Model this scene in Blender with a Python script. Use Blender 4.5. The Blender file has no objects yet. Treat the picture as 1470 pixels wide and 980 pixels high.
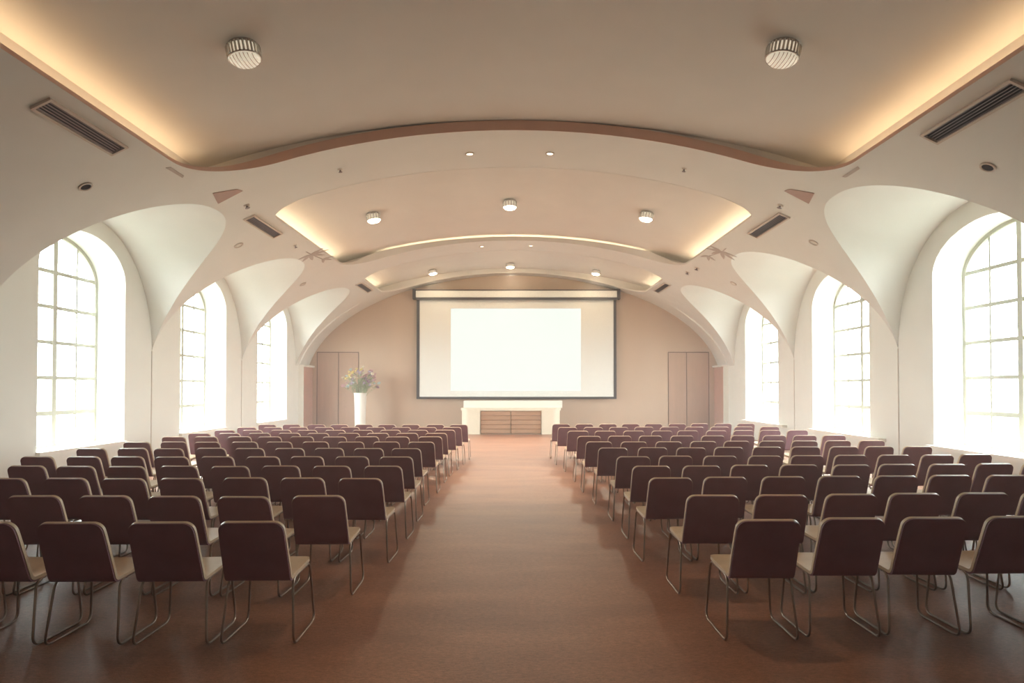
import bpy, math, random
from math import sin, cos, pi, sqrt, radians
random.seed(7)
scene = bpy.context.scene
COL = scene.collection

# ------------------------------------------------------------------ materials
def new_mat(name):
    m = bpy.data.materials.new(name); m.use_nodes = True
    nt = m.node_tree; nt.nodes.clear()
    return m, nt, nt.nodes.new('ShaderNodeOutputMaterial')

def pbr(name, col, rough=0.6, metal=0.0, var=0.05, scale=6.0, bump=0.0, bscale=60.0, spec=0.5, stretch=(1, 1, 1), emit=None, estr=0.0, sheen=0.0):
    m, nt, out = new_mat(name)
    b = nt.nodes.new('ShaderNodeBsdfPrincipled')
    nt.links.new(b.outputs[0], out.inputs[0])
    tc = nt.nodes.new('ShaderNodeTexCoord')
    mp = nt.nodes.new('ShaderNodeMapping'); mp.inputs['Scale'].default_value = stretch
    nt.links.new(tc.outputs['Object'], mp.inputs[0])
    n = nt.nodes.new('ShaderNodeTexNoise'); n.inputs['Scale'].default_value = scale; n.inputs['Detail'].default_value = 5
    nt.links.new(mp.outputs[0], n.inputs['Vector'])
    r = nt.nodes.new('ShaderNodeValToRGB')
    r.color_ramp.elements[0].position = 0.3; r.color_ramp.elements[1].position = 0.7
    r.color_ramp.elements[0].color = [max(0, c * (1 - var)) for c in col] + [1]
    r.color_ramp.elements[1].color = [min(1, c * (1 + var)) for c in col] + [1]
    nt.links.new(n.outputs['Fac'], r.inputs[0]); nt.links.new(r.outputs[0], b.inputs['Base Color'])
    b.inputs['Roughness'].default_value = rough; b.inputs['Metallic'].default_value = metal
    b.inputs['Specular IOR Level'].default_value = spec
    if bump:
        n2 = nt.nodes.new('ShaderNodeTexNoise'); n2.inputs['Scale'].default_value = bscale; n2.inputs['Detail'].default_value = 6
        nt.links.new(mp.outputs[0], n2.inputs['Vector'])
        bp = nt.nodes.new('ShaderNodeBump'); bp.inputs['Strength'].default_value = bump; bp.inputs['Distance'].default_value = 0.02
        nt.links.new(n2.outputs['Fac'], bp.inputs['Height']); nt.links.new(bp.outputs[0], b.inputs['Normal'])
    if emit:
        b.inputs['Emission Color'].default_value = list(emit) + [1]; b.inputs['Emission Strength'].default_value = estr
    return m

def emission(name, col, s):
    m, nt, out = new_mat(name)
    e = nt.nodes.new('ShaderNodeEmission'); e.inputs[0].default_value = list(col) + [1]; e.inputs[1].default_value = s
    nt.links.new(e.outputs[0], out.inputs[0]); return m

def glass_mat(name):
    m, nt, out = new_mat(name)
    t = nt.nodes.new('ShaderNodeBsdfTransparent'); t.inputs[0].default_value = (0.97, 0.98, 0.95, 1)
    g = nt.nodes.new('ShaderNodeBsdfGlossy'); g.inputs['Roughness'].default_value = 0.05
    mx = nt.nodes.new('ShaderNodeMixShader'); mx.inputs[0].default_value = 0.05
    nt.links.new(t.outputs[0], mx.inputs[1]); nt.links.new(g.outputs[0], mx.inputs[2]); nt.links.new(mx.outputs[0], out.inputs[0])
    return m

M = {}
M['plaster'] = pbr('warm white plaster', (0.765, 0.745, 0.715), 0.75, var=0.02, scale=2.0, bump=0.03, bscale=30)
M['tray'] = pbr('tray plaster', (0.73, 0.685, 0.645), 0.75, var=0.02, scale=2.0)
M['wall'] = pbr('cream wall paint', (0.82, 0.81, 0.765), 0.75, var=0.02, scale=1.5, bump=0.03, bscale=40)
M['reveal'] = pbr('white reveal paint', (0.86, 0.86, 0.80), 0.6, var=0.01, scale=2)
M['pink'] = pbr('terracotta pink paint', (0.58, 0.33, 0.25), 0.7, var=0.04, scale=2)
M['fascia'] = pbr('pink tan fascia paint', (0.62, 0.40, 0.32), 0.7, var=0.04, scale=3)
M['backwall'] = pbr('tan fabric wall panel', (0.59, 0.43, 0.325), 0.75, var=0.04, scale=1.2, bump=0.04, bscale=80, stretch=(1, 1, 0.15))
M['doorleaf'] = pbr('rose tan door veneer', (0.52, 0.34, 0.255), 0.6, var=0.05, scale=3, stretch=(3, 1, 0.3))
M['groove'] = pbr('brown groove', (0.20, 0.12, 0.085), 0.7)
M['joint'] = pbr('beige joint', (0.62, 0.55, 0.49), 0.7)
M['white'] = pbr('white lacquer', (0.86, 0.83, 0.77), 0.4, var=0.01)
M['mullion'] = pbr('pale window metal', (0.42, 0.39, 0.32), 0.5, var=0.02)
M['glass'] = glass_mat('window glass')
M['ventframe'] = pbr('vent frame paint', (0.62, 0.52, 0.46), 0.5)
M['ventdark'] = pbr('dark vent recess', (0.035, 0.028, 0.035), 0.7)
M['slat'] = pbr('vent slat metal', (0.26, 0.21, 0.22), 0.45, metal=0.3)
M['shell'] = pbr('dark brown chair shell', (0.235, 0.112, 0.138), 0.45, var=0.10, scale=8, spec=0.35)
M['pad'] = pbr('tan seat pad', (0.62, 0.47, 0.33), 0.42, var=0.05, scale=10)
M['steel'] = pbr('bronzed steel rod', (0.34, 0.26, 0.21), 0.28, metal=1.0, var=0.05)
M['black'] = pbr('dark screen surround', (0.05, 0.035, 0.042), 0.5)
M['screen'] = pbr('screen fabric', (0.82, 0.82, 0.80), 0.9, var=0.01)
M['proj'] = emission('projected light', (0.96, 1.0, 0.91), 0.64)
M['led'] = emission('warm cove strip', (1.0, 0.72, 0.40), 7.5)
M['led2'] = emission('pale warm cove strip', (1.0, 0.82, 0.54), 9.5)
M['lampdim'] = pbr('frosted lamp glass', (0.80, 0.76, 0.68), 0.35, var=0.03, emit=(1.0, 0.86, 0.66), estr=0.30)
M['lampon'] = emission('lit lamp glass', (1.0, 0.80, 0.55), 16.0)
M['lampstage'] = emission('lit stage lamp glass', (1.0, 0.78, 0.48), 70.0)
M['downlit'] = emission('lit downlight lens', (1.0, 0.82, 0.55), 5.0)
M['chrome'] = pbr('lamp chrome', (0.55, 0.50, 0.46), 0.25, metal=1.0)
M['crystal'] = pbr('crystal rod', (0.78, 0.74, 0.68), 0.15, var=0.05)
M['cream'] = pbr('cream console lacquer', (0.83, 0.74, 0.60), 0.4, var=0.02)
M['slatwood'] = pbr('walnut slat door', (0.42, 0.23, 0.135), 0.5, var=0.15, scale=4, stretch=(0.4, 1, 6))
M['wedge'] = pbr('mauve rose shade tone', (0.46, 0.31, 0.27), 0.7, var=0.04)
M['leafgreen'] = pbr('dusty green leaf', (0.32, 0.36, 0.22), 0.7, var=0.2)
M['ornament'] = pbr('mauve grey relief', (0.50, 0.42, 0.39), 0.7)
for nm, c in (('yellow', (0.85, 0.70, 0.28)), ('lilac', (0.52, 0.42, 0.52)), ('rose', (0.62, 0.38, 0.40)), ('blue', (0.50, 0.58, 0.58)), ('cream_petal', (0.80, 0.72, 0.58)), ('plum', (0.36, 0.22, 0.30))):
    M[nm] = pbr(nm + ' petal', c, 0.7, var=0.1)

def floor_mat():
    m, nt, out = new_mat('brown woven floor')
    b = nt.nodes.new('ShaderNodeBsdfPrincipled'); nt.links.new(b.outputs[0], out.inputs[0])
    tc = nt.nodes.new('ShaderNodeTexCoord')
    def noise(scale, st, det=6):
        mp = nt.nodes.new('ShaderNodeMapping'); mp.inputs['Scale'].default_value = st
        nt.links.new(tc.outputs['Object'], mp.inputs[0])
        n = nt.nodes.new('ShaderNodeTexNoise'); n.inputs['Scale'].default_value = scale; n.inputs['Detail'].default_value = det
        n.inputs['Roughness'].default_value = 0.65
        nt.links.new(mp.outputs[0], n.inputs['Vector']); return n
    n1 = noise(1.1, (0.5, 1.6, 1)); n2 = noise(38, (0.6, 1.4, 1), 4); n3 = noise(160, (0.5, 1.5, 1), 2)
    r1 = nt.nodes.new('ShaderNodeValToRGB')
    r1.color_ramp.elements[0].position = 0.3; r1.color_ramp.elements[1].position = 0.72
    r1.color_ramp.elements[0].color = (0.25, 0.106, 0.066, 1); r1.color_ramp.elements[1].color = (0.39, 0.182, 0.105, 1)
    nt.links.new(n1.outputs['Fac'], r1.inputs[0])
    ad = nt.nodes.new('ShaderNodeMath'); ad.operation = 'ADD'
    nt.links.new(n2.outputs['Fac'], ad.inputs[0]); nt.links.new(n3.outputs['Fac'], ad.inputs[1])
    r2 = nt.nodes.new('ShaderNodeMapRange'); r2.inputs['From Min'].default_value = 0.7; r2.inputs['From Max'].default_value = 1.3
    r2.inputs['To Min'].default_value = 0.60; r2.inputs['To Max'].default_value = 1.45
    nt.links.new(ad.outputs[0], r2.inputs['Value'])
    mul = nt.nodes.new('ShaderNodeVectorMath'); mul.operation = 'SCALE'
    nt.links.new(r1.outputs[0], mul.inputs[0]); nt.links.new(r2.outputs[0], mul.inputs['Scale'])
    nt.links.new(mul.outputs[0], b.inputs['Base Color'])
    b.inputs['Roughness'].default_value = 0.42; b.inputs['Specular IOR Level'].default_value = 0.5
    bp = nt.nodes.new('ShaderNodeBump'); bp.inputs['Strength'].default_value = 0.25; bp.inputs['Distance'].default_value = 0.01
    nt.links.new(ad.outputs[0], bp.inputs['Height']); nt.links.new(bp.outputs[0], b.inputs['Normal'])
    return m
M['floor'] = floor_mat()

# ------------------------------------------------------------------ mesh helpers
class MB:
    def __init__(s): s.v = []; s.f = []; s.sm = []
    def vert(s, p): s.v.append(tuple(p)); return len(s.v) - 1
    def face(s, idx, smooth=False):
        if len(set(idx)) >= 3: s.f.append(tuple(idx)); s.sm.append(smooth)
    def quad(s, a, b, c, d): s.face([s.vert(p) for p in (a, b, c, d)])
    def box(s, x0, x1, y0, y1, z0, z1, fn=None):
        fn = fn or (lambda p: p)
        i = [s.vert(fn(p)) for p in ((x0, y0, z0), (x1, y0, z0), (x1, y1, z0), (x0, y1, z0), (x0, y0, z1), (x1, y0, z1), (x1, y1, z1), (x0, y1, z1))]
        for q in ((0, 3, 2, 1), (4, 5, 6, 7), (0, 1, 5, 4), (1, 2, 6, 5), (2, 3, 7, 6), (3, 0, 4, 7)): s.face([i[k] for k in q])
    def strip(s, A, B, smooth=True, closed=False):
        ia = [s.vert(p) for p in A]; ib = [s.vert(p) for p in B]; n = len(A)
        for k in range(n if closed else n - 1):
            j = (k + 1) % n; s.face((ia[k], ia[j], ib[j], ib[k]), smooth)
        return ia, ib
    def prism(s, pts, off, smooth_side=False):
        a = [s.vert(p) for p in pts]; b = [s.vert([p[k] + off[k] for k in range(3)]) for p in pts]; n = len(pts)
        s.face(a[::-1]); s.face(b)
        a2 = [s.vert(p) for p in pts]; b2 = [s.vert([p[k] + off[k] for k in range(3)]) for p in pts]
        for k in range(n):
            j = (k + 1) % n; s.face((a2[k], a2[j], b2[j], b2[k]), smooth_side)
    def tube(s, pts, r, n=8, closed=False):
        import mathutils
        P = [mathutils.Vector(p) for p in pts]; rings = []; N = len(P)
        for k in range(N):
            a = P[(k - 1) % N] if (closed or k > 0) else P[k]; b = P[(k + 1) % N] if (closed or k < N - 1) else P[k]
            t = (b - a).normalized()
            up = mathutils.Vector((1, 0, 0)) if abs(t.x) < 0.8 else mathutils.Vector((0, 1, 0))
            u = t.cross(up).normalized(); w = t.cross(u)
            rings.append([s.vert(P[k] + (u * cos(2 * pi * i / n) + w * sin(2 * pi * i / n)) * r) for i in range(n)])
        for k in range(N if closed else N - 1):
            A, B = rings[k], rings[(k + 1) % N]
            for i in range(n): s.face((A[i], A[(i + 1) % n], B[(i + 1) % n], B[i]), True)
        if not closed: s.face(rings[0][::-1]); s.face(rings[-1])
    def lathe(s, prof, n=32, fn=None):
        fn = fn or (lambda p: p); rings = []
        for r, z in prof: rings.append([s.vert(fn((r * cos(2 * pi * i / n), r * sin(2 * pi * i / n), z))) for i in range(n)])
        for k in range(len(prof) - 1):
            for i in range(n): s.face((rings[k][i], rings[k][(i + 1) % n], rings[k + 1][(i + 1) % n], rings[k + 1][i]), True)
        if prof[0][0] > 1e-4: s.face(rings[0][::-1])
        if prof[-1][0] > 1e-4: s.face(rings[-1])
    def ball(s, c, r, nu=8, nv=5, sq=1.0):
        rings = []
        for j in range(nv + 1):
            t = pi * j / nv; rings.append([s.vert((c[0] + r * sin(t) * cos(2 * pi * i / nu), c[1] + r * sin(t) * sin(2 * pi * i / nu), c[2] - r * sq * cos(t))) for i in range(nu)])
        for j in range(nv):
            for i in range(nu): s.face((rings[j][i], rings[j][(i + 1) % nu], rings[j + 1][(i + 1) % nu], rings[j + 1][i]), True)
    def build(s, name, mat, parent=None, merge=False, sharp=None):
        me = bpy.data.meshes.new(name); me.from_pydata(s.v, [], s.f); me.materials.append(mat)
        me.polygons.foreach_set('use_smooth', s.sm); me.update()
        if merge:
            import bmesh
            bm = bmesh.new(); bm.from_mesh(me); bmesh.ops.remove_doubles(bm, verts=bm.verts, dist=1e-5)
            bmesh.ops.recalc_face_normals(bm, faces=bm.faces); bm.to_mesh(me); bm.free()
        if sharp: me.set_sharp_from_angle(angle=radians(sharp))
        o = bpy.data.objects.new(name, me); COL.objects.link(o)
        if parent: o.parent = parent
        return o

def tag(o, label, cat, group=None, kind=None):
    o['label'] = label; o['category'] = cat
    if group: o['group'] = group
    if kind: o['kind'] = kind
    return o
def empty(name, loc=(0, 0, 0), rz=0.0):
    o = bpy.data.objects.new(name, None); o.empty_display_size = 0.1; COL.objects.link(o)
    o.location = loc; o.rotation_euler = (0, 0, rz); return o
def struct(o, label, cat):
    o['kind'] = 'structure'; o['label'] = label; o['category'] = cat; return o
def copy_tree(o, parent=None):
    c = o.copy(); COL.objects.link(c)
    if parent: c.parent = parent
    for ch in o.children: copy_tree(ch, c)
    return c
ORD = ['first', 'second', 'third', 'fourth', 'fifth', 'sixth', 'seventh', 'eighth', 'ninth', 'tenth', 'eleventh', 'twelfth']

# ------------------------------------------------------------------ the hall: shape
WX = 8.2                       # side walls at x = -WX and +WX
YB = 25.1                      # end wall behind the screen
Y0 = -3.0                      # wall behind the camera
EA, EB, EZ = 8.3, 4.35, 1.92   # barrel vault: half-ellipse
def ell(x): return EZ + EB * sqrt(max(0.0, 1 - (x / EA) ** 2))
def ell_inv(z): return EA * sqrt(max(0.0, 1 - ((z - EZ) / EB) ** 2))
ZS = ell(WX)
APEX = 5.12
LBAYS = [(9.5, 14.2), (14.2, 18.9), (18.9, 23.6)]
RBAYS = [(8.4, 13.35), (13.35, 18.3), (18.3, 23.25)]
LWIN = [(10.8, 13.22), (15.42, 17.87), (20.08, 22.66)]
RWIN = [(9.49, 12.24), (14.44, 17.18), (19.42, 22.14)]
XS = 4.05                      # every tray's straight end edge reaches this far out
TRAYS = [(1.6, 10.9), (12.75, 19.1), (20.5, 24.45)]
HWS = [5.30, 5.05, 5.0]; RCN = [1.25, 0.55, 0.55]; RCF = [1.25, 0.95, 0.95]
def tray_edge_at(ti, y):
    a, b = TRAYS[ti]; hw = HWS[ti]
    for d, r in ((y - a, RCN[ti]), (b - y, RCF[ti])):
        if d < r: return XS + (hw - XS) * sqrt(max(0, 1 - (1 - d / r) ** 2))
    return hw
SILL, SPRING, TOP, DEP = 0.60, 3.92, 4.74, 0.62

def lateral(y, bays):
    for a, b in bays:
        if a < y < b:
            t = (y - (a + b) / 2) / ((b - a) / 2)
            return ZS + (APEX - ZS) * sqrt(max(0, 1 - abs(t) ** 2.3))
    return ZS
def tray_edge(y):
    for ti, (a, b) in enumerate(TRAYS):
        if a - 1e-6 <= y <= b + 1e-6: return tray_edge_at(ti, min(b, max(a, y)))
    return None
def arch(y, w):
    t = (y - (w[0] + w[1]) / 2) / ((w[1] - w[0]) / 2)
    return SPRING + (TOP - SPRING) * sqrt(max(0, 1 - min(1, abs(t)) ** 2.0))

def ysamples(bays, wins):
    S = {Y0, YB}
    y = Y0
    while y < YB: S.add(round(y, 4)); y += 0.5
    for a, b in bays:
        for k in range(49): S.add(round((a + b) / 2 - (b - a) / 2 * cos(pi * k / 48), 5))
    for a, b in wins:
        for k in range(33): S.add(round((a + b) / 2 - (b - a) / 2 * cos(pi * k / 32), 5))
    for ti, (a, b) in enumerate(TRAYS):
        for k in range(17):
            d = 1 - cos(pi / 2 * k / 16); S.add(round(a + RCN[ti] * d, 5)); S.add(round(b - RCF[ti] * d, 5))
    L = sorted(S); out = [L[0]]
    key = {round(v, 5) for ab in bays + wins + TRAYS for v in ab} | {YB}
    for v in L[1:]:
        if v - out[-1] > 0.004: out.append(v)
        elif v in key: out[-1] = v
    return out

ceil = MB(); 
NA, NB, NC = 10, 18, 4
def half_ceiling(sg, bays, wins):
    ys = ysamples(bays, wins)
    colsB, colsA, colsC = [], [], []
    xs = XS
    for y in ys:
        te = tray_edge(y); xh = te if te is not None else xs
        lat = lateral(y, bays); xg = min(WX, ell_inv(lat)) if lat > ZS + 1e-4 else WX
        colsA.append([ceil.vert((sg * xs * k / NA, y, ell(xs * k / NA))) for k in range(NA)])
        t0, t1 = math.asin(xh / EA), math.asin(xg / EA)
        B = []
        for k in range(NB + 1):
            x = EA * sin(t0 + (t1 - t0) * k / NB); B.append(ceil.vert((sg * x, y, ell(x))))
        colsB.append(B)
        zg = ell(xg)
        colsC.append([ceil.vert((sg * (xg + (WX - xg) * k / NC), y, zg)) for k in range(NC + 1)])
    def q(a, b, c, d):
        if sg > 0: ceil.face((a, b, c, d), True)
        else: ceil.face((d, c, b, a), True)
    for i in range(len(ys) - 1):
        ym = (ys[i] + ys[i + 1]) / 2
        A0, A1 = colsA[i] + [colsB[i][0]], colsA[i + 1] + [colsB[i + 1][0]]
        if tray_edge(ym) is None:
            for k in range(NA): q(A0[k], A0[k + 1], A1[k + 1], A1[k])
        for k in range(NB): q(colsB[i][k], colsB[i][k + 1], colsB[i + 1][k + 1], colsB[i + 1][k])
        if any(a < ym < b for a, b in bays):
            for k in range(NC): q(colsC[i][k], colsC[i][k + 1], colsC[i + 1][k + 1], colsC[i + 1][k])
half_ceiling(-1, LBAYS, LWIN); half_ceiling(1, RBAYS, RWIN)
struct(ceil.build('ceiling', M['plaster']), 'cream plaster barrel vault with curved groins over the side windows', 'ceiling')

# ceiling trays: fascia round the opening, raised inner ceiling and hidden light strips
def tray_z(x): return EZ + EB * sqrt(1 - (x / 9.2) ** 2) + 0.18
TNAMES = ['nearest to the camera and largest', 'middle one with three small lamps in a line', 'farthest one just before the screen wall']
for ti, (a, b) in enumerate(TRAYS):
    root = empty('ceiling_tray'); struct(root, 'raised ceiling tray edged by warm cove light, ' + TNAMES[ti], 'ceiling')
    # rounded outline
    HW = HWS[ti]; rn, rf = RCN[ti], RCF[ti]; right = []
    for k in range(17):
        d = rn * (1 - cos(pi / 2 * k / 16)); right.append((tray_edge_at(ti, a + d), a + d))
    for k in range(1, 16): right.append((HW, a + rn + (b - a - rn - rf) * k / 16))
    for k in range(16, -1, -1):
        d = rf * (1 - cos(pi / 2 * k / 16)); right.append((tray_edge_at(ti, b - d), b - d))
    pts = list(right)
    for k in range(1, 24): pts.append((XS * (1 - 2 * k / 24), b))
    pts += [(-x, y) for x, y in right[::-1]]
    for k in range(1, 24): pts.append((XS * (-1 + 2 * k / 24), a))
    def lip(x, y):
        t = (HW - abs(x)) / (1.25 if ti == 0 else .95); t = max(0, min(1, t)); t = t * t * (3 - 2 * t)
        full = (0.172, tray_z(x) - ell(x) - 0.065, 0.05)[ti]
        return 0.05 + (full - 0.05) * t
    fm = MB()
    def off(x, y, d):   # outward offset of the outline
        cx = max(-XS, min(XS, x)); cy = max(a + rn, min(b - rf, y))
        dx, dy = x - cx, y - cy; l = math.hypot(dx, dy) or 1
        return x + dx / l * d, y + dy / l * d
    P0 = [(x, y, ell(x) - 0.004) for x, y in pts]
    P1 = [(x, y, ell(x) + lip(x, y)) for x, y in pts]
    P2 = []
    for (x, y) in pts:
        X, Y = off(x, y, 0.05); P2.append((X, Y, ell(x) + lip(x, y)))
    P3 = []
    for (x, y) in pts:
        X, Y = off(x, y, 0.05); P3.append((X, Y, ell(X) + 0.001))
    fm.strip(P0, P1, True, True); fm.strip(P1, P2, True, True); fm.strip(P2, P3, True, True)
    fm.build('fascia', M['fascia'] if ti == 0 else M['tray'], root)
    # inner ceiling with closed edges
    cm = MB(); XW = HW + (0.22, 0.42, 0.42)[ti]; ya, yb = a - 0.06, b + (0.06, 0.35, 0.06)[ti]
    xsn = [XW * sin(-pi / 2 + pi * k / 48) for k in range(49)]
    cm.strip([(x, ya, tray_z(x)) for x in xsn], [(x, yb, tray_z(x)) for x in xsn])
    for yy in (ya, yb): cm.strip([(x, yy, tray_z(x)) for x in xsn], [(x, yy, ell(x) - 0.0) for x in xsn])
    for xx in (-XW, XW): cm.strip([(xx, ya, tray_z(xx)), (xx, yb, tray_z(xx))], [(xx, ya, ell(xx)), (xx, yb, ell(xx))], False)
    cm.build('inner_ceiling', M['tray'], root)
    for sg in (-1, 1):
        sm = MB(); sd = (0.14, 0.22, 0.22)[ti]; x0 = sg * (HW + sd); z0 = ell(HW + sd)
        sm.box(x0 - 0.02, x0 + 0.02, a + 0.35, b - 0.6, z0 + 0.02, z0 + 0.05)
        sm.build('light_strip', M['led'] if ti == 0 else M['led2'], root)
    if ti == 1:
        sm = MB()
        xs_ = [-4.0 + 8.0 * k / 24 for k in range(25)]
        sm.strip([(x, b + 0.12, ell(x) + 0.03) for x in xs_], [(x, b + 0.15, ell(x) + 0.03) for x in xs_])
        sm.build('light_strip', M['led2'], root)

# side walls with arched openings
def side_wall(sg, bays, wins, name, label):
    ys = ysamples(bays, wins); w = MB(); x = sg * WX
    for i in range(len(ys) - 1):
        y0, y1 = ys[i], ys[i + 1]; ym = (y0 + y1) / 2
        win = next((q for q in wins if q[0] < ym < q[1]), None)
        w.quad((x, y0, 0), (x, y1, 0), (x, y1, SILL), (x, y0, SILL))
        t0, t1 = lateral(y0, bays), lateral(y1, bays)
        b0, b1 = (arch(y0, win), arch(y1, win)) if win else (SILL, SILL)
        w.quad((x, y0, b0), (x, y1, b1), (x, y1, t1), (x, y0, t0))
    o = struct(w.build(name, M['wall'], merge=True), label, 'wall')
    return o
WL = side_wall(-1, LBAYS, LWIN, 'wall_left', 'cream side wall with three tall arched windows, on the vase side')
WR = side_wall(1, RBAYS, RWIN, 'wall_right', 'cream side wall with three tall arched windows, opposite the vase')

POS = ['nearest', 'middle', 'farthest']
wn = 0
for sg, wins, side in ((-1, LWIN, 'on the vase side'), (1, RWIN, 'opposite the vase')):
    for i, (a, b) in enumerate(wins):
        wn += 1
        root = empty('window_%d' % wn); struct(root, 'tall arched white window with pale grid bars, %s of three %s' % (POS[i], side), 'window')
        X = lambda d: sg * (WX + d)
        ys = [(a + b) / 2 - (b - a) / 2 * cos(pi * k / 32) for k in range(33)]
        out = [(a, SILL)] + [(a, SILL + (SPRING - SILL) * k / 8) for k in range(1, 8)] + [(y, arch(y, (a, b))) for y in ys] + [(b, SPRING - (SPRING - SILL) * k / 8) for k in range(1, 9)]
        r = MB()
        r.strip([(X(0), y, z) for y, z in out], [(X(DEP + 0.12), y, z) for y, z in out])
        r.quad((X(0), a, SILL), (X(0), b, SILL), (X(DEP + .12), b, SILL), (X(DEP + .12), a, SILL))
        r.build('reveal', M['reveal'], root, sharp=40)
        sl = MB(); e = 0.02 if sg < 0 else 0.0
        x0, x1 = sorted((X(-0.002), X(DEP - 0.02)))
        sl.box(x0, x1, a + 0.01, b - 0.01, SILL + 0.002, SILL + 0.045)
        xa, xb = sorted((X(-0.08 if sg < 0 else -0.16), X(-0.002)))
        sl.box(xa, xb, a - (0.03 if sg < 0 else 0.62), b + 0.03, SILL - 0.03, SILL + 0.045)
        sl.build('window_sill', M['white'], root)
        # frame following the outline, with grid bars
        f = MB(); fd0, fd1 = DEP - 0.03, DEP + 0.03
        cy, cz = (a + b) / 2, 2.2
        def inner(y, z, t=0.07):
            zz = max(z - t * (1 if z >= SPRING else 0), SILL + t) if z >= SPRING else max(z, SILL + t)
            k = t / ((b - a) / 2)
            return (cy + (y - cy) * (1 - k), zz)
        O = [(a, SILL)] + [(y, arch(y, (a, b))) for y in ys] + [(b, SILL)]
        I = [inner(y, z) for y, z in O]
        n = len(O)
        for k in range(n):
            j = (k + 1) % n
            for d in (fd0, fd1): f.quad((X(d), O[k][0], O[k][1]), (X(d), O[j][0], O[j][1]), (X(d), I[j][0], I[j][1]), (X(d), I[k][0], I[k][1]))
            f.quad((X(fd0), I[k][0], I[k][1]), (X(fd0), I[j][0], I[j][1]), (X(fd1), I[j][0], I[j][1]), (X(fd1), I[k][0], I[k][1]))
        f.build('window_frame', M['mullion'], root)
        g = MB()
        def bar(y0, y1, z0, z1, h=0.022):
            p, q_ = sorted((X(DEP - h), X(DEP + h))); g.box(p, q_, y0, y1, z0, z1)
        for k, wd in ((1, 0.022), (2, 0.055), (3, 0.022)):
            y = a + (b - a) * k / 4; bar(y - wd, y + wd, SILL + 0.03, min(arch(y - wd, (a, b)), arch(y + wd, (a, b))) - 0.02, 0.028 if k == 2 else 0.02)
        for k in range(1, 6):
            z = SILL + (SPRING - SILL + 0.05) * k / 5; wd = 0.042 if k == 1 else 0.034
            e = 0.04
            bar(a + e, b - e, z - wd, z + wd, 0.024)
        g.build('grid_bars', M['mullion'], root)
        p = MB(); poly = [(X(DEP), y, z) for y, z in O]
        p.face([p.vert(v) for v in poly]); p.build('pane', M['glass'], root)
        # sky portal in the opening (guides daylight sampling)
        L = bpy.data.lights.new('window_daylight', 'AREA'); L.shape = 'RECTANGLE'; L.size = b - a; L.size_y = TOP - SILL
        L.cycles.is_portal = True
        lo = bpy.data.objects.new('window_daylight', L); COL.objects.link(lo); lo.parent = root
        lo.location = (X(DEP + 0.11), cy, (SILL + TOP) / 2); lo.rotation_euler = (0, radians(90) * (1 if sg > 0 else -1), 0)
        lo.rotation_euler = (radians(90), 0, radians(90) if sg > 0 else radians(-90))

# floor, end walls
fl = MB(); fl.box(-WX - 0.9, WX + 0.9, Y0 - 0.2, YB + 0.2, -0.2, 0)
struct(fl.build('floor', M['floor']), 'brown mottled carpet floor with a wide central aisle', 'floor')
def vault_poly(y):
    P = [(-WX, y, 0), (WX, y, 0)]
    for k in range(61):
        t = math.asin(WX / EA); x = EA * sin(t - 2 * t * k / 60); P.append((x, y, ell(x) + 0.0))
    return P
def end_wall(name, y, th, mat, label):
    b_ = MB(); P = vault_poly(y)
    # grow slightly so that it closes against the vault
    P = [(p[0] * 1.01, p[1], p[2] * 1.005) for p in P]
    b_.prism(P, (0, th, 0)); return struct(b_.build(name, mat), label, 'wall')
end_wall('wall_back', YB, 0.2, M['backwall'], 'rose tan arched end wall behind the projection screen')
end_wall('wall_front', Y0, -0.2, M['wall'], 'plain cream arched wall behind the viewer')

# pier joints on the side walls
tn = 0
def trim(bm, mat, label, parent=None):
    global tn
    tn += 1
    return struct(bm.build('trim_%d' % tn, mat), label, 'trim')
for sg, ys_, side in ((-1, (14.2, 18.9), 'vase side'), (1, (13.35, 18.3), 'side opposite the vase')):
    for i, y in enumerate(ys_):
        m = MB(); x0, x1 = sorted((sg * (WX - 0.012), sg * (WX + 0.03)))
        m.box(x0, x1, y - 0.011, y + 0.011, 0, ZS)
        trim(m, M['joint'], 'thin vertical joint strip on the %s window pier, %s' % (('nearer', 'farther')[i], side))
# pink pilasters, ledges and arch mouldings beside the end wall
for sg, side in ((-1, 'beside the flower vase door'), (1, 'beside the door opposite the vase')):
    yf = 23.95
    m = MB(); x0, x1 = sorted((sg * (WX + 0.02), sg * (WX - 0.16))); m.box(x0, x1, yf, YB + 0.01, 0, ZS - 0.02)
    trim(m, M['pink'], 'rose painted pilaster in the corner ' + side)
    m = MB(); x0, x1 = sorted((sg * (WX + 0.02), sg * (WX - 0.24))); m.box(x0, x1, yf - 0.05, YB + 0.01, ZS - 0.02, ZS + 0.05)
    trim(m, M['white'], 'white ledge on top of the rose pilaster ' + side)
    m = MB(); x0, x1 = sorted((sg * (WX + 0.02), sg * (WX - 0.19))); m.box(x0, x1, yf - 0.06, yf, 0, ZS - 0.02)
    trim(m, M['white'], 'white vertical edge strip of the rose pilaster ' + side)
    m = MB(); t0, t1 = math.asin(5.75 / EA), math.asin((WX - 0.03) / EA)
    prof = [(yf - 0.06, 0.0), (yf - 0.04, 0.045), (yf + 0.02, 0.045), (yf + 0.04, 0.0)]
    lines = []
    for yy, d in prof:
        L = []
        for k in range(33):
            t = t0 + (t1 - t0) * k / 32; x = EA * sin(t); nx, nz = sin(t) / EA, cos(t) / EB; l = math.hypot(nx, nz)
            f_ = min(1, k / 10); L.append((sg * (x - nx / l * d * f_), yy, ell(x) - nz / l * d * f_))
        lines.append(L)
    for k in range(3): m.strip(lines[k], lines[k + 1])
    trim(m, M['plaster'], 'raised arch moulding rising from the white ledge ' + side)

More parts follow.
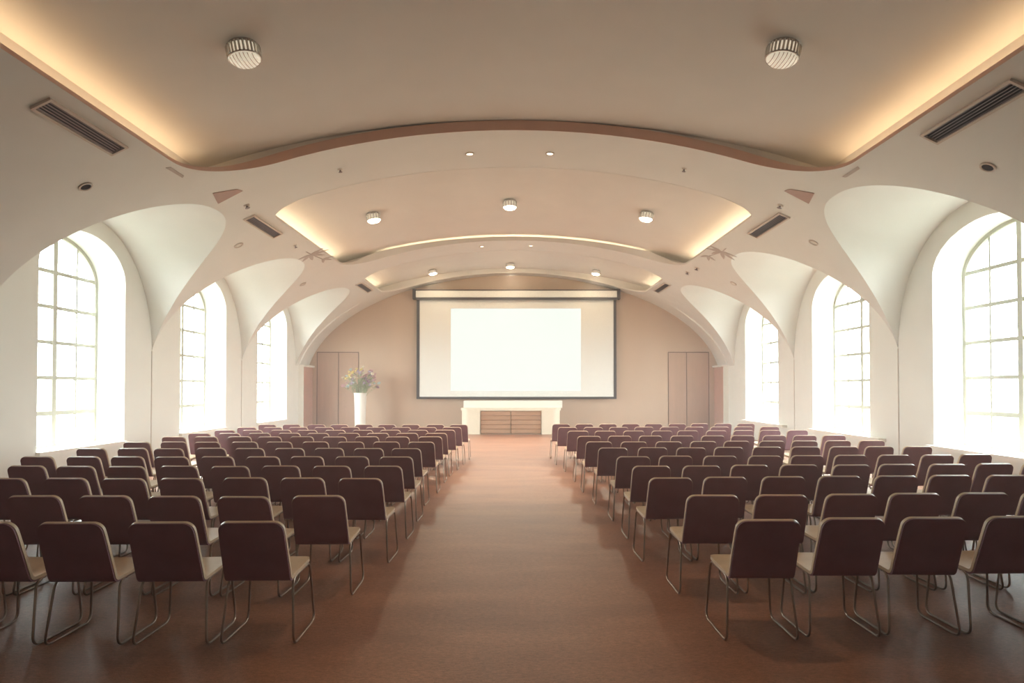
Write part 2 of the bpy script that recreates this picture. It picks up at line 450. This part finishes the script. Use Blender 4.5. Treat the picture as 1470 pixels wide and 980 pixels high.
# doors in the end wall
DZ = 3.19
for i, (xs_, side) in enumerate((((-7.86, -7.0, -6.2), 'behind the flower vase'), ((6.2, 6.93, 7.82), 'at the end opposite the vase'))):
    root = empty('door_%d' % (i + 1), ((xs_[0] + xs_[2]) / 2, YB, 0)); struct(root, 'flush rose tan double door ' + side, 'door')
    cx = (xs_[0] + xs_[2]) / 2
    for k in range(2):
        m = MB(); m.box(xs_[k] - cx + 0.018, xs_[k + 1] - cx - 0.018, -0.02, 0.01, 0.01, DZ - 0.02); m.build('door_leaf', M['doorleaf'] , root)
    m = MB()
    for x in xs_: m.box(x - cx - 0.014, x - cx + 0.014, -0.012, 0.01, 0, DZ)
    m.box(xs_[0] - cx, xs_[2] - cx, -0.03, 0.01, DZ - 0.02, DZ + 0.015)
    m.build('door_frame', M['groove'], root)

# ------------------------------------------------------------------ ceiling fixtures
import mathutils
def frame_at(x, y, zf=ell, dz=0.0):
    e = 0.01; z = zf(x); s = (zf(x + e) - zf(x - e)) / (2 * e)
    t = mathutils.Vector((1, 0, s)).normalized(); n = mathutils.Vector((s, 0, -1)).normalized()   # n points down into the room
    return mathutils.Vector((x, y, z)), t, mathutils.Vector((0, 1, 0)), n
def place(o, x, y, zf=ell):
    P, t, u, n = frame_at(x, y, zf)
    # local X = across, local Y = along the hall, local Z = up away from the room
    R = mathutils.Matrix((t, u, -n)).transposed()
    o.matrix_world = mathutils.Matrix.Translation(P) @ R.to_4x4(); return o

def vent(x, y, w, l, label, rz=0.0):
    r = empty('ceiling_vent'); place(r, x, y)
    f = MB()
    for (a0, a1, b0, b1) in ((-w / 2, -w / 2 + .035, -l / 2, l / 2), (w / 2 - .035, w / 2, -l / 2, l / 2), (-w / 2 + .035, w / 2 - .035, -l / 2, -l / 2 + .035), (-w / 2 + .035, w / 2 - .035, l / 2 - .035, l / 2)):
        f.box(a0, a1, b0, b1, -0.035, 0.02)
    f.build('vent_frame', M['ventframe'], r)
    m = MB(); m.box(-w / 2 + .03, w / 2 - .03, -l / 2 + .03, l / 2 - .03, -0.004, 0.015); m.build('vent_backing', M['ventdark'], r)
    s = MB(); n = 5
    for k in range(n):
        c = -w / 2 + .035 + (w - .07) * (k + 0.5) / n
        def fn(p, c=c): return (c + p[0] * cos(0.6) - (p[2] + 0.017) * sin(0.6), p[1], -0.017 + p[0] * sin(0.6) + (p[2] + 0.017) * cos(0.6))
        s.box(-0.008, 0.008, -l / 2 + .03, l / 2 - .03, -0.019, -0.015, fn)
    s.build('vent_slats', M['slat'], r)
    return tag(r, label, 'air vent', 'slatted ceiling vents')
vent(-5.60, 8.10, 0.27, 1.50, 'long dark slatted air vent beside the largest ceiling tray, vase side')
vent(5.62, 7.64, 0.27, 1.54, 'long dark slatted air vent beside the largest ceiling tray, opposite the vase')
vent(-5.38, 13.45, 0.25, 1.55, 'slatted air vent at the start of the middle tray, vase side')
vent(5.42, 13.30, 0.25, 1.68, 'slatted air vent at the start of the middle tray, opposite the vase')
vent(-5.24, 22.0, 0.24, 1.7, 'small grey air vent beside the farthest tray, vase side')
vent(5.24, 22.05, 0.24, 1.75, 'small grey air vent beside the farthest tray, opposite the vase')

def drum(x, y, label, R=0.21, H=0.22, big=True, mat='lampdim', group=None):
    r = empty('ceiling_lamp'); place(r, x, y, tray_z)
    c = MB(); c.lathe([(0.0, 0.012), (R * .9, 0.012), (R * .9, -0.03), (0.0, -0.03)], 32); c.build('ceiling_plate', M['chrome'], r)
    s = MB(); s.lathe([(R * .94, -0.03), (R * .94, -H * .70)], 32); s.build('drum_shade', M['lampdim'], r)
    rg = MB()
    for z in (-0.035, -H * .70): rg.lathe([(R * .96, z), (R * 1.02, z), (R * 1.02, z - .014), (R * .96, z - .014), (R * .96, z)], 32)
    rg.build('rim_ring', M['chrome'], r)
    rods = MB(); n = 26 if big else 14
    for k in range(n):
        t = 2 * pi * k / n
        rods.tube([(R * 1.0 * cos(t), R * 1.0 * sin(t), -0.04), (R * 1.0 * cos(t), R * 1.0 * sin(t), -H * .69)], 0.014 if big else 0.016, 6)
    rods.build('crystal_rods', M['crystal'], r)
    d = MB(); d.lathe([(R * .95, -H * .72), (R * .93, -H * .80), (R * .75, -H * .93), (R * .4, -H * .99), (0.0, -H)], 32); d.build('diffuser', M[mat], r)
    if big:
        b_ = MB(); dome = [(R * .95, -H * .72), (R * .93, -H * .80), (R * .75, -H * .93), (R * .4, -H * .99), (0.0, -H)]
        def dz(q):
            for (r1, z1), (r0, z0) in zip(dome, dome[1:]):
                if r0 <= q <= r1: return z0 + (z1 - z0) * (q - r0) / (r1 - r0)
            return -H * .72
        for k in range(7):
            xx = R * (-.69 + .23 * k); hh = sqrt(max(0, (R * .93) ** 2 - xx * xx))
            b_.tube([(xx, hh * (-1 + 2 * q / 12), dz(math.hypot(xx, hh * (-1 + 2 * q / 12))) - .001) for q in range(13)], .005, 6)
        b_.build('diffuser_ribs', M['chrome'], r)
    return tag(r, label, 'ceiling light', group or 'drum ceiling lamps')
drum(-3.46, 7.93, 'large ribbed crystal drum lamp in the nearest ceiling tray, vase side', 0.20, 0.25)
drum(3.46, 7.93, 'large ribbed crystal drum lamp in the nearest ceiling tray, opposite the vase', 0.20, 0.25)
for x, s in ((-3.52, 'vase end of the row of three'), (-0.09, 'middle of the row of three'), (3.34, 'end of the three opposite the vase')):
    drum(x, 15.6, 'small lit drum lamp in the middle ceiling tray, ' + s, 0.165, 0.24, False, 'lampon')
for x, s in ((-3.05, 'vase end of its row'), (-0.12, 'middle of its row above the screen'), (3.12, 'end of its row opposite the vase')):
    drum(x, 23.5, 'small lit lamp in the farthest ceiling tray, ' + s, 0.15, 0.20, False, 'lampstage')

def downlight(x, y, label, mat, R=0.085, zf=ell, name='recessed_downlight', cat='downlight', grp='recessed downlights'):
    r = empty(name); place(r, x, y, zf)
    m = MB(); m.lathe([(R * .72, -.004), (R, -.004), (R, -.016), (R * .72, -.020), (R * .72, -.004)], 24); m.build('trim_ring', M['ventframe'], r)
    m = MB(); m.lathe([(0.0, -.006), (R * .74, -.006), (R * .74, -.009), (0.0, -.010)], 20); m.build('lens', M[mat], r)
    return tag(r, label, cat, grp)
downlight(-0.84, 11.95, 'lit recessed downlight on the first cross band, vase half', 'downlit')
downlight(0.70, 11.95, 'lit recessed downlight on the first cross band, other half', 'downlit')
downlight(-1.0, 19.75, 'small lit downlight on the second cross band, vase half', 'downlit', 0.08)
downlight(0.55, 19.75, 'small lit downlight on the second cross band, other half', 'downlit', 0.08)
downlight(0.35, 5.3, 'small lit recessed downlight over the near end of the aisle', 'downlit', 0.08, tray_z)
downlight(-6.33, 9.22, 'dark round downlight under the nearest vent, vase side', 'ventdark', 0.10)
downlight(6.36, 8.35, 'dark round downlight beside the nearest vent, opposite the vase', 'ventdark', 0.10)
downlight(-6.05, 13.75, 'pale round downlight above the nearer pier, vase side', 'white', 0.10)
downlight(6.25, 13.0, 'pale round downlight above the nearer pier, opposite the vase', 'white', 0.10)
downlight(-6.2, 18.4, 'pale round downlight above the farther pier, vase side', 'white', 0.10)
downlight(6.3, 17.9, 'pale round downlight above the farther pier, opposite the vase', 'white', 0.10)

def spot(parent, name, watts, cone, blend=0.9, r=0.06, col=(1.0, 0.76, 0.48), drop=0.03, aim=None):
    L = bpy.data.lights.new(name, 'SPOT'); L.energy = watts; L.spot_size = radians(cone); L.spot_blend = blend; L.shadow_soft_size = r; L.color = col
    o = bpy.data.objects.new(name, L); COL.objects.link(o)
    p = parent.matrix_world @ mathutils.Vector((0, 0, -drop))
    o.parent = parent; o.matrix_parent_inverse = parent.matrix_world.inverted()
    d = mathutils.Vector(aim) - p if aim else mathutils.Vector((0, 0, -1))
    o.location = p; o.rotation_euler = d.to_track_quat('-Z', 'Y').to_euler(); return o
for o in [o for o in COL.objects if o.name.startswith('recessed_downlight')]:
    if abs(o.location.x) < 2: spot(o, 'downlight_bulb', (240 if o.location.y > 6.5 else 130) if o.location.y < 15 else 260, 62)
for o in [o for o in COL.objects if o.name.startswith('ceiling_lamp')]:
    if 14 < o.location.y < 18: spot(o, 'lamp_bulb', 260, 105, drop=0.26, r=0.1)
    elif o.location.y > 20: spot(o, 'lamp_bulb', 620, 84, drop=0.23, r=0.1, col=(1.0, 0.88, 0.66), aim=(o.location.x * .8, 18.8, 0))

def sprinkler(x, y, label, zf=ell, R=0.045):
    r = empty('sprinkler_head'); place(r, x, y, zf)
    m = MB(); m.lathe([(0.0, .0), (R, .0), (R, -.012), (R * .4, -.018), (0.0, -.018)], 16); m.build('escutcheon', M['ventframe'], r)
    m = MB(); m.lathe([(0.0, -.015), (R * .3, -.015), (R * .3, -.05), (R * .8, -.055), (R * .8, -.062), (0.0, -.062)], 12); m.build('deflector', M['slat'], r)
    return tag(r, label, 'sprinkler', 'sprinkler heads')
sprinkler(0.0, 6.95, 'tiny sprinkler head in the middle of the nearest tray', tray_z)
sprinkler(-3.3, 11.85, 'small sprinkler head on the first cross band, vase side')
sprinkler(3.25, 11.85, 'small sprinkler head on the first cross band, opposite the vase')
sprinkler(-5.2, 12.15, 'small sprinkler head near the rose wedge, vase side', R=0.06)
sprinkler(5.2, 12.15, 'small sprinkler head near the rose wedge, opposite the vase', R=0.06)
sprinkler(-5.35, 15.3, 'small sprinkler head past the middle vent, vase side')
sprinkler(5.3, 19.0, 'small sprinkler head between the middle and farthest trays, opposite the vase', R=0.07)
sprinkler(5.35, 18.2, 'small sprinkler head past the leaf relief, opposite the vase', R=0.07)

def plate(name, pts, mat, x, y, th, label, cat, grp):
    r = MB(); r.prism([(p[0], p[1], 0.01) for p in pts], (0, 0, -th - 0.01)); o = r.build(name, mat); place(o, x, y); return tag(o, label, cat, grp)
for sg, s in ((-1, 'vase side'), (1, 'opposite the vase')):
    plate('ceiling_shade_wedge', [(sg * 0.16, -0.22), (sg * 0.29, 0.24), (-sg * 0.25, 0.15), (-sg * 0.21, 0.0)][::-sg] , M['wedge'], sg * 5.23, 11.36, 0.012,  # thin plate whose mauve tone stands in for a triangular shadow
          'small rose triangle of painted shade on the first cross band, ' + s, 'ceiling ornament', 'rose wedges')
    plate('ceiling_strip', [(-0.03, -0.24), (0.03, -0.2), (0.03, 0.2), (-0.02, 0.24)], M['ornament'], sg * 5.42, 10.0, 0.008,  # thin mauve plate set flat on the vault
          'thin mauve strip near the corner of the nearest tray, ' + s, 'ceiling strip', 'mauve strips')
def leaf_relief(x, y, sg, label):
    m = MB()
    def leaf(cx, cy, ang, L, W):
        P = []
        for k in range(9): t = k / 8; P.append((L * t, W * sin(pi * t ** .8)))
        for k in range(7, 0, -1): t = k / 8; P.append((L * t, -W * sin(pi * t ** .8)))
        P = [(cx + p[0] * cos(ang) - p[1] * sin(ang), cy + p[0] * sin(ang) + p[1] * cos(ang), 0.004) for p in P]
        m.prism(P, (0, 0, -0.014))
    for k, (ang, L) in enumerate(((-.2, .40), (.45, .5), (1.1, .55), (1.8, .5), (2.5, .42), (3.3, .35))): leaf(0, 0, ang, L, .055)
    for k, (ang, L) in enumerate(((1.2, .4), (1.9, .35), (.5, .3))): leaf(-.12 * sg, .75, ang, L, .045)
    m.tube([(0, -.35, -.004), (0.02, 0, -.004), (-.1 * sg, .8, -.004)], .012, 6)
    o = m.build('ceiling_leaf_relief', M['ornament']); place(o, x, y)
    return tag(o, label, 'ceiling ornament', 'leaf reliefs')
leaf_relief(-5.33, 16.4, -1, 'faint grey leaf relief beside the middle tray, vase side')
leaf_relief(5.33, 16.0, 1, 'faint grey leaf relief beside the middle tray, opposite the vase')

# ------------------------------------------------------------------ screen, console, vase
K = 24.85 / 900
sx = lambda px: (px - 737) * K
sz = lambda py: 1.75 + (557 - py) * K
scr = empty('projection_screen', (0.1, 24.9, 0)); OX = 0.1
tag(scr, 'large white projection screen with dark border hanging on the rose end wall', 'projection screen')
def part_box(nm, mat, x0, x1, y0, y1, z0, z1, par, label=None, bev=0.0):
    m = MB(); m.box(x0 - par.location.x, x1 - par.location.x, y0 - par.location.y, y1 - par.location.y, z0, z1)
    o = m.build(nm, mat, par)
    if bev:
        b_ = o.modifiers.new('b', 'BEVEL'); b_.width = bev; b_.segments = 3
    if label: o['label'] = label
    return o
part_box('roller_case', M['screen'], sx(597), sx(885.5), 24.70, 24.95, sz(427), sz(417.5), scr, 'white roller case', 0.02)
part_box('case_lid', M['black'], sx(594), sx(888), 24.72, 24.96, sz(417.5), sz(415.8), scr)
for a_, b_ in ((592.6, 597), (885.5, 890)): part_box('end_cap', M['black'], sx(a_), sx(b_), 24.68, 24.96, sz(429.5), sz(415), scr, 'dark end cap', 0.01)
part_box('case_bar', M['black'], sx(597), sx(885.5), 24.74, 24.94, sz(430.3), sz(427), scr)
part_box('screen_fabric', M['screen'], sx(601), sx(881.5), 24.86, 24.875, sz(569.5), sz(430.3), scr)
for a_, b_ in ((597.8, 602), (881, 885)): part_box('side_border', M['black'], sx(a_), sx(b_), 24.845, 24.89, sz(572.5), sz(430.3), scr)
part_box('bottom_bar', M['black'], sx(602), sx(881), 24.84, 24.89, sz(572.5), sz(569.3), scr, None, 0.008)
part_box('projected_picture', M['proj'], sx(647), sx(834), 24.854, 24.858, sz(561), sz(442.5), scr, 'blank glowing white projected picture')

con = empty('console_table', (0, 24.1, 0)); tag(con, 'long cream console with rounded ends and slatted brown doors below the screen', 'console')
def local(p): return p
m = MB()
def pill(x0, x1, y0, y1, z0, z1, mb):
    r = (y1 - y0) / 2; P = []
    for k in range(13): t = -pi / 2 + pi * k / 12; P.append((x1 - r + r * cos(t), (y0 + y1) / 2 + r * sin(t), z0))
    for k in range(13): t = pi / 2 + pi * k / 12; P.append((x0 + r + r * cos(t), (y0 + y1) / 2 + r * sin(t), z0))
    mb.prism(P, (0, 0, z1 - z0), True)
HB = 0.97
pill(-2.02, 1.82, -.33, .33, HB - .07, HB + .02, m); m.build('worktop', M['cream'], con)
for nm, x0, x1 in (('end_column', -1.98, -1.27), ('end_column', 1.07, 1.78)):
    m = MB(); r = .31
    P = []
    if x0 < 0:
        for k in range(13): t = pi / 2 + pi * k / 12; P.append((x0 + r + r * cos(t), r * sin(t), 0.0))
        P += [(x1, -r, 0.0), (x1, r, 0.0)]
    else:
        for k in range(13): t = -pi / 2 + pi * k / 12; P.append((x1 - r + r * cos(t), r * sin(t), 0.0))
        P += [(x0, r, 0.0), (x0, -r, 0.0)]
    m.prism(P, (0, 0, HB - .07), False); m.build(nm, M['cream'], con, sharp=30)
m = MB(); m.box(-1.27, 1.07, -.2, .31, 0, HB - .07); m.build('carcass', M['cream'], con)
for x0, x1 in ((-1.24, -.115), (-.085, 1.04)):
    m = MB(); m.box(x0, x1, -.24, -.2, .02, HB - .09)
    n = 5
    for k in range(n):
        z0 = .03 + (HB - .13) * k / n; z1 = z0 + (HB - .13) / n - .025
        P = [(x0, -.24, z0), (x0, -.275, z0 + .02), (x0, -.255, z1), (x0, -.24, z1)]
        m.prism(P, (x1 - x0, 0, 0))
    m.build('slat_door', M['slatwood'], con, None)['label'] = 'brown door of wide horizontal slats'
m = MB(); m.box(-1.92, 1.88, .0, .55, HB + .02, HB + .30); o = m.build('back_shelf', M['white'], con); o['label'] = 'pale raised shelf box along the rear'
bb = o.modifiers.new('b', 'BEVEL'); bb.width = .015; bb.segments = 2

VX, VY = -5.86, 24.0
vs = empty('floor_vase', (VX, VY, 0)); tag(vs, 'tall white floor vase holding the mixed bouquet beside the door', 'vase')
m = MB(); m.lathe([(0, 0), (.185, 0), (.195, .02), (.20, .4), (.215, 1.0), (.235, 1.52), (.24, 1.56), (.225, 1.565), (.21, 1.54), (.20, 1.2), (0, 1.18)], 40)
m.build('vase_body', M['white'], vs)
m = MB(); m.lathe([(.236, 1.535), (.247, 1.545), (.247, 1.57), (.225, 1.572)], 40); m.build('rim', M['white'], vs)
bq = empty('flower_bouquet', (VX, VY, 1.2)); tag(bq, 'loose bouquet of yellow, lilac and rose flowers standing in the white floor vase', 'flowers')
st = MB(); fol = MB(); heads = []
for k in range(64):
    a_ = random.uniform(0, 2 * pi); rr = sqrt(random.random()); tx = rr * cos(a_) * .74; ty = rr * sin(a_) * .45
    h = .72 + random.uniform(-.10, .42) + .38 * (1 - rr)
    if rr > .8: h -= .1
    b0 = (tx * .15, ty * .15, .02); mid = (tx * .45, ty * .45, h * .6)
    st.tube([b0, mid, (tx, ty, h)], .006, 5); heads.append((tx, ty, h))
    for q in range(2):
        t = random.uniform(.5, .9); lx, ly, lz = tx * t, ty * t, h * t + .03; an = random.uniform(0, 2 * pi); L = random.uniform(.1, .2)
        d = (cos(an) * L, sin(an) * L * .6, random.uniform(.0, .14)); w = (-sin(an) * .03, cos(an) * .03, .0)
        i = [fol.vert(p) for p in ((lx, ly, lz), (lx + d[0] * .5 + w[0], ly + d[1] * .5 + w[1], lz + d[2] * .6 + .02), (lx + d[0], ly + d[1], lz + d[2]), (lx + d[0] * .5 - w[0], ly + d[1] * .5 - w[1], lz + d[2] * .6 + .02))]
        fol.face(i)
st.build('stems', M['leafgreen'], bq)['kind'] = 'stuff'
fol.build('leaves', M['leafgreen'], bq)['kind'] = 'stuff'
def blossom(mat, r):
    m = MB(); m.ball((0, 0, 0), r * .38, 7, 4)
    for ring, (np_, tilt, L) in enumerate(((7, .35, 1.0), (5, .9, .75))):
        for k in range(np_):
            an = 2 * pi * k / np_ + ring * .4
            P = []
            for (u, wv, hh) in ((0, 0.0, 0), (.5, .32, .05), (1, .12, .0), (1, -.12, .0), (.5, -.32, .05)):
                x = u * r * L * cos(tilt); z = u * r * L * sin(tilt) + hh * r; y = wv * r
                P.append((x * cos(an) - y * sin(an), x * sin(an) + y * cos(an), z))
            m.prism(P, (0, 0, r * .06))
    return m.build('flower', mat)
protos = {}
for k, (tx, ty, h) in enumerate(heads):
    if tx < -.25 and h > .88: c = random.choice(['yellow', 'yellow', 'blue', 'cream_petal'])
    elif tx < -.3: c = random.choice(['blue', 'lilac', 'cream_petal', 'rose'])
    elif abs(tx) < .2 and h > 1.2: c = random.choice(['yellow', 'cream_petal'])
    elif h < .8: c = random.choice(['plum', 'lilac', 'blue'])
    else: c = random.choice(['lilac', 'rose', 'plum', 'rose', 'lilac', 'cream_petal'])
    if c not in protos: o = protos[c] = blossom(M[c], .085)
    else: o = protos[c].copy(); COL.objects.link(o)
    o.parent = bq; o.location = (tx, ty, h); s = random.uniform(.75, 1.25); o.scale = (s, s, s)
    o.rotation_euler = (random.uniform(-.7, .7), random.uniform(-.7, .7), random.uniform(0, 6))

# ------------------------------------------------------------------ chairs
def round_path(P, rad, n=6, closed=False):
    V = [mathutils.Vector(p) for p in P]; out = []; N = len(V)
    for k in range(N):
        if not closed and k in (0, N - 1): out.append(V[k]); continue
        a_, b_, c_ = V[(k - 1) % N], V[k], V[(k + 1) % N]
        r = min(rad, (a_ - b_).length * .45, (c_ - b_).length * .45)
        p, q_ = b_ + (a_ - b_).normalized() * r, b_ + (c_ - b_).normalized() * r
        for i in range(n + 1):
            t = i / n; out.append(p * (1 - t) ** 2 + b_ * 2 * t * (1 - t) + q_ * t ** 2)
    return out
W2 = 0.225
def slab(mb, prof, width_fn, th, u0=0, inset=0.0):
    """sheet following a side profile (y,z); width per point; closed solid of thickness th towards its normal"""
    N = len(prof); top, bot = [], []
    nx = 8
    for k in range(N):
        a_ = prof[max(0, k - 1)]; c_ = prof[min(N - 1, k + 1)]
        ty, tz = c_[0] - a_[0], c_[1] - a_[1]; l = math.hypot(ty, tz); ny, nz = -tz / l, ty / l   # normal (left of travel)
        w = width_fn(k) - inset
        top.append([mb.vert((-w + 2 * w * i / nx, prof[k][0] + ny * u0, prof[k][1] + nz * u0)) for i in range(nx + 1)])
        bot.append([mb.vert((-w + 2 * w * i / nx, prof[k][0] + ny * (u0 + th), prof[k][1] + nz * (u0 + th))) for i in range(nx + 1)])
    for k in range(N - 1):
        for i in range(nx):
            mb.face((top[k][i], top[k][i + 1], top[k + 1][i + 1], top[k + 1][i]), True)
            mb.face((bot[k][i], bot[k + 1][i], bot[k + 1][i + 1], bot[k][i + 1]), True)
        mb.face((top[k][0], top[k + 1][0], bot[k + 1][0], bot[k][0]), True)
        mb.face((top[k][nx], bot[k][nx], bot[k + 1][nx], top[k + 1][nx]), True)
    for i in range(nx):
        mb.face((top[0][i], bot[0][i], bot[0][i + 1], top[0][i + 1]), True)
        mb.face((top[-1][i], top[-1][i + 1], bot[-1][i + 1], bot[-1][i]), True)

def back_profile():
    # from the top of the back down to the bend
    top, bend = (-.365, .865), (-.2486, .53)
    P = []
    rc = .065; Lt = math.hypot(bend[0] - top[0], bend[1] - top[1]); d = ((bend[0] - top[0]) / Lt, (bend[1] - top[1]) / Lt)
    for k in range(9):
        s_ = rc * (1 - cos(pi / 2 * k / 8)); P.append((s_, W2 * .965 - rc + rc * sqrt(max(0, 1 - (1 - s_ / rc) ** 2))))
    for k in range(1, 9):
        s_ = rc + (Lt - rc) * k / 8; P.append((s_, W2 * (.965 + .035 * s_ / Lt)))
    return [((top[0] + d[0] * s_, top[1] + d[1] * s_), w) for s_, w in P]
def seat_profile():
    P = round_path([(0, -.2486, .53), (0, -.2175, .4405), (0, .235, .462)], .085, 8)
    pr = [(p.y, p.z) for p in P]
    # refine the front with rounded corners in plan
    last = pr[-2]; end = pr[-1]; pts = pr[:-1]; ws = [W2] * len(pts)
    n = 10; rc = .05; L = math.hypot(end[0] - last[0], end[1] - last[1])
    pts2, ws2 = list(pts), list(ws)
    pts2.append((last[0] + (end[0] - last[0]) * .5, last[1] + (end[1] - last[1]) * .5)); ws2.append(W2)
    for k in range(9):
        s_ = L - rc + rc * sin(pi / 2 * k / 8); t = s_ / L
        pts2.append((last[0] + (end[0] - last[0]) * t, last[1] + (end[1] - last[1]) * t)); ws2.append(W2 - rc + rc * cos(pi / 2 * k / 8))
    return pts2, ws2

def make_chair():
    root = empty('stacking_chair')
    bp_ = back_profile(); prof = [p for p, w in bp_]; ws = [w for p, w in bp_]
    m = MB(); slab(m, prof, lambda k: ws[k], .012, u0=-.012, inset=.005); m.build('backrest', M['shell'], root, merge=True, sharp=45)
    m = MB(); slab(m, prof, lambda k: ws[k], .022, u0=0.0); m.build('back_pad', M['pad'], root, merge=True, sharp=50)['label'] = 'tan front pad of the back'
    sp, sw = seat_profile()
    m = MB(); slab(m, sp, lambda k: sw[k], .022, u0=0.0); m.build('seat', M['pad'], root, merge=True, sharp=50)['label'] = 'tan seat pad'
    m = MB(); slab(m, sp, lambda k: sw[k], .012, u0=-.012, inset=.005); m.build('seat_shell', M['shell'], root, merge=True, sharp=45)
    for sg in (-1, 1):
        xt, xf = sg * .218, sg * .246
        path = [(xf, -.235, .009), (xt, -.17, .44), (xt, .215, .446), (xf, .245, .009)]
        m = MB(); m.tube(round_path(path, .07, 6, True), .0085, 8, True); m.build('leg', M['steel'], root)
    m = MB()
    for y in (-.10, .13): m.tube([(-.225, y, .437), (.225, y, .437)], .008, 6)
    m.build('stretcher', M['steel'], root)
    return root
proto = make_chair()

LROWS = [(4.15, -1.53), (5.12, -1.39), (6.15, -1.27), (7.10, -1.25), (8.07, -1.27), (9.2, -1.33), (10.3, -1.30), (11.4, -1.30), (12.3, -1.28), (13.2, -1.21), (14.15, -1.15), (15.2, -1.09)]
RROWS = [(4.2, 1.50), (5.15, 1.42), (6.18, 1.31), (7.1, 1.34), (8.1, 1.32), (9.25, 1.27), (10.3, 1.19), (11.5, 1.16), (12.9, 1.10), (14.1, 1.0), (15.4, 0.94)]
first = True
for rows, sg, side, tilt in ((LROWS, -1, 'left', 0.0), (RROWS, 1, 'right', 0.055)):
    for ri, (yt, xe) in enumerate(rows):
        pitch = .58
        cnt = 9 if ri < 9 else 9
        for k in range(cnt):
            x = xe + sg * (.225 + pitch * k)
            if abs(x) > 6.75: continue
            y = yt + .365 + tilt * (abs(x) - abs(xe)) + random.uniform(-.03, .03)
            x += random.uniform(-.012, .012)
            # skip what stands wholly outside the frame
            if (abs(x) - .27) / max(.5, y + .25) * 900 > 742: continue
            if first: o = proto; first = False
            else: o = copy_tree(proto)
            o.location = (x, y, 0); o.rotation_euler = (0, 0, random.uniform(-.03, .03))
            seat = 'aisle seat' if k == 0 else ORD[k] + ' seat from the aisle'
            row = 'nearest row' if ri == 0 else ('farthest row' if ri == len(rows) - 1 else ORD[ri] + ' nearest row')
            tag(o, 'brown chair %s of the aisle, %s, %s' % (side, row, seat), 'chair', 'chairs in rows %s of the aisle' % side)

hm, hnt, hout = new_mat('thin sunlit haze')
hv = hnt.nodes.new('ShaderNodeVolumeScatter'); hv.inputs['Color'].default_value = (0.98, 0.96, 0.95, 1); hv.inputs['Density'].default_value = 0.007; hv.inputs['Anisotropy'].default_value = 0.35
hnt.links.new(hv.outputs[0], hout.inputs['Volume'])
hb = MB(); hb.box(-WX - 0.7, WX + 0.7, Y0 - 0.1, YB + 0.1, -0.1, 6.9)
ho = hb.build('haze', hm); tag(ho, 'thin bright haze filling the whole hall', 'haze', kind='stuff')

# ------------------------------------------------------------------ world, camera, view
w = bpy.data.worlds.new('sky'); scene.world = w; w.use_nodes = True
nt = w.node_tree; nt.nodes.clear()
out = nt.nodes.new('ShaderNodeOutputWorld'); bg = nt.nodes.new('ShaderNodeBackground')
tc = nt.nodes.new('ShaderNodeTexCoord'); sp = nt.nodes.new('ShaderNodeSeparateXYZ'); nt.links.new(tc.outputs['Generated'], sp.inputs[0])
rp = nt.nodes.new('ShaderNodeValToRGB')
rp.color_ramp.elements[0].position = 0.46; rp.color_ramp.elements[0].color = (0.10, 0.115, 0.10, 1)
rp.color_ramp.elements[1].position = 0.53; rp.color_ramp.elements[1].color = (0.86, 0.97, 0.98, 1)
mr = nt.nodes.new('ShaderNodeMapRange'); mr.inputs['From Min'].default_value = -1; mr.inputs['From Max'].default_value = 1
nt.links.new(sp.outputs['Z'], mr.inputs['Value']); nt.links.new(mr.outputs[0], rp.inputs[0]); nt.links.new(rp.outputs[0], bg.inputs[0])
bg.inputs[1].default_value = 17.0; nt.links.new(bg.outputs[0], out.inputs[0])

cam = bpy.data.cameras.new('camera'); co = bpy.data.objects.new('camera', cam); COL.objects.link(co); scene.camera = co
cam.sensor_width = 36; cam.lens = 36 * 900 / 1470; cam.clip_start = 0.05; cam.clip_end = 200
PITCH = 1.0
co.location = (0, 0, 1.75); co.rotation_euler = (radians(90 + PITCH), 0, 0)
cam.shift_y = (67 - 900 * math.tan(radians(PITCH))) / 1470; cam.shift_x = -0.0014

vs_ = scene.view_settings; vs_.view_transform = 'Standard'; vs_.look = 'None'; vs_.gamma = 1; vs_.use_curve_mapping = False; vs_.exposure = 0.77
cy = scene.cycles
cy.use_denoising = True; cy.use_adaptive_sampling = True; cy.adaptive_threshold = 0.02; cy.max_bounces = 8; cy.diffuse_bounces = 5; cy.glossy_bounces = 3; cy.transparent_max_bounces = 8
cy.sample_clamp_indirect = 8.0; cy.caustics_reflective = False; cy.caustics_refractive = False
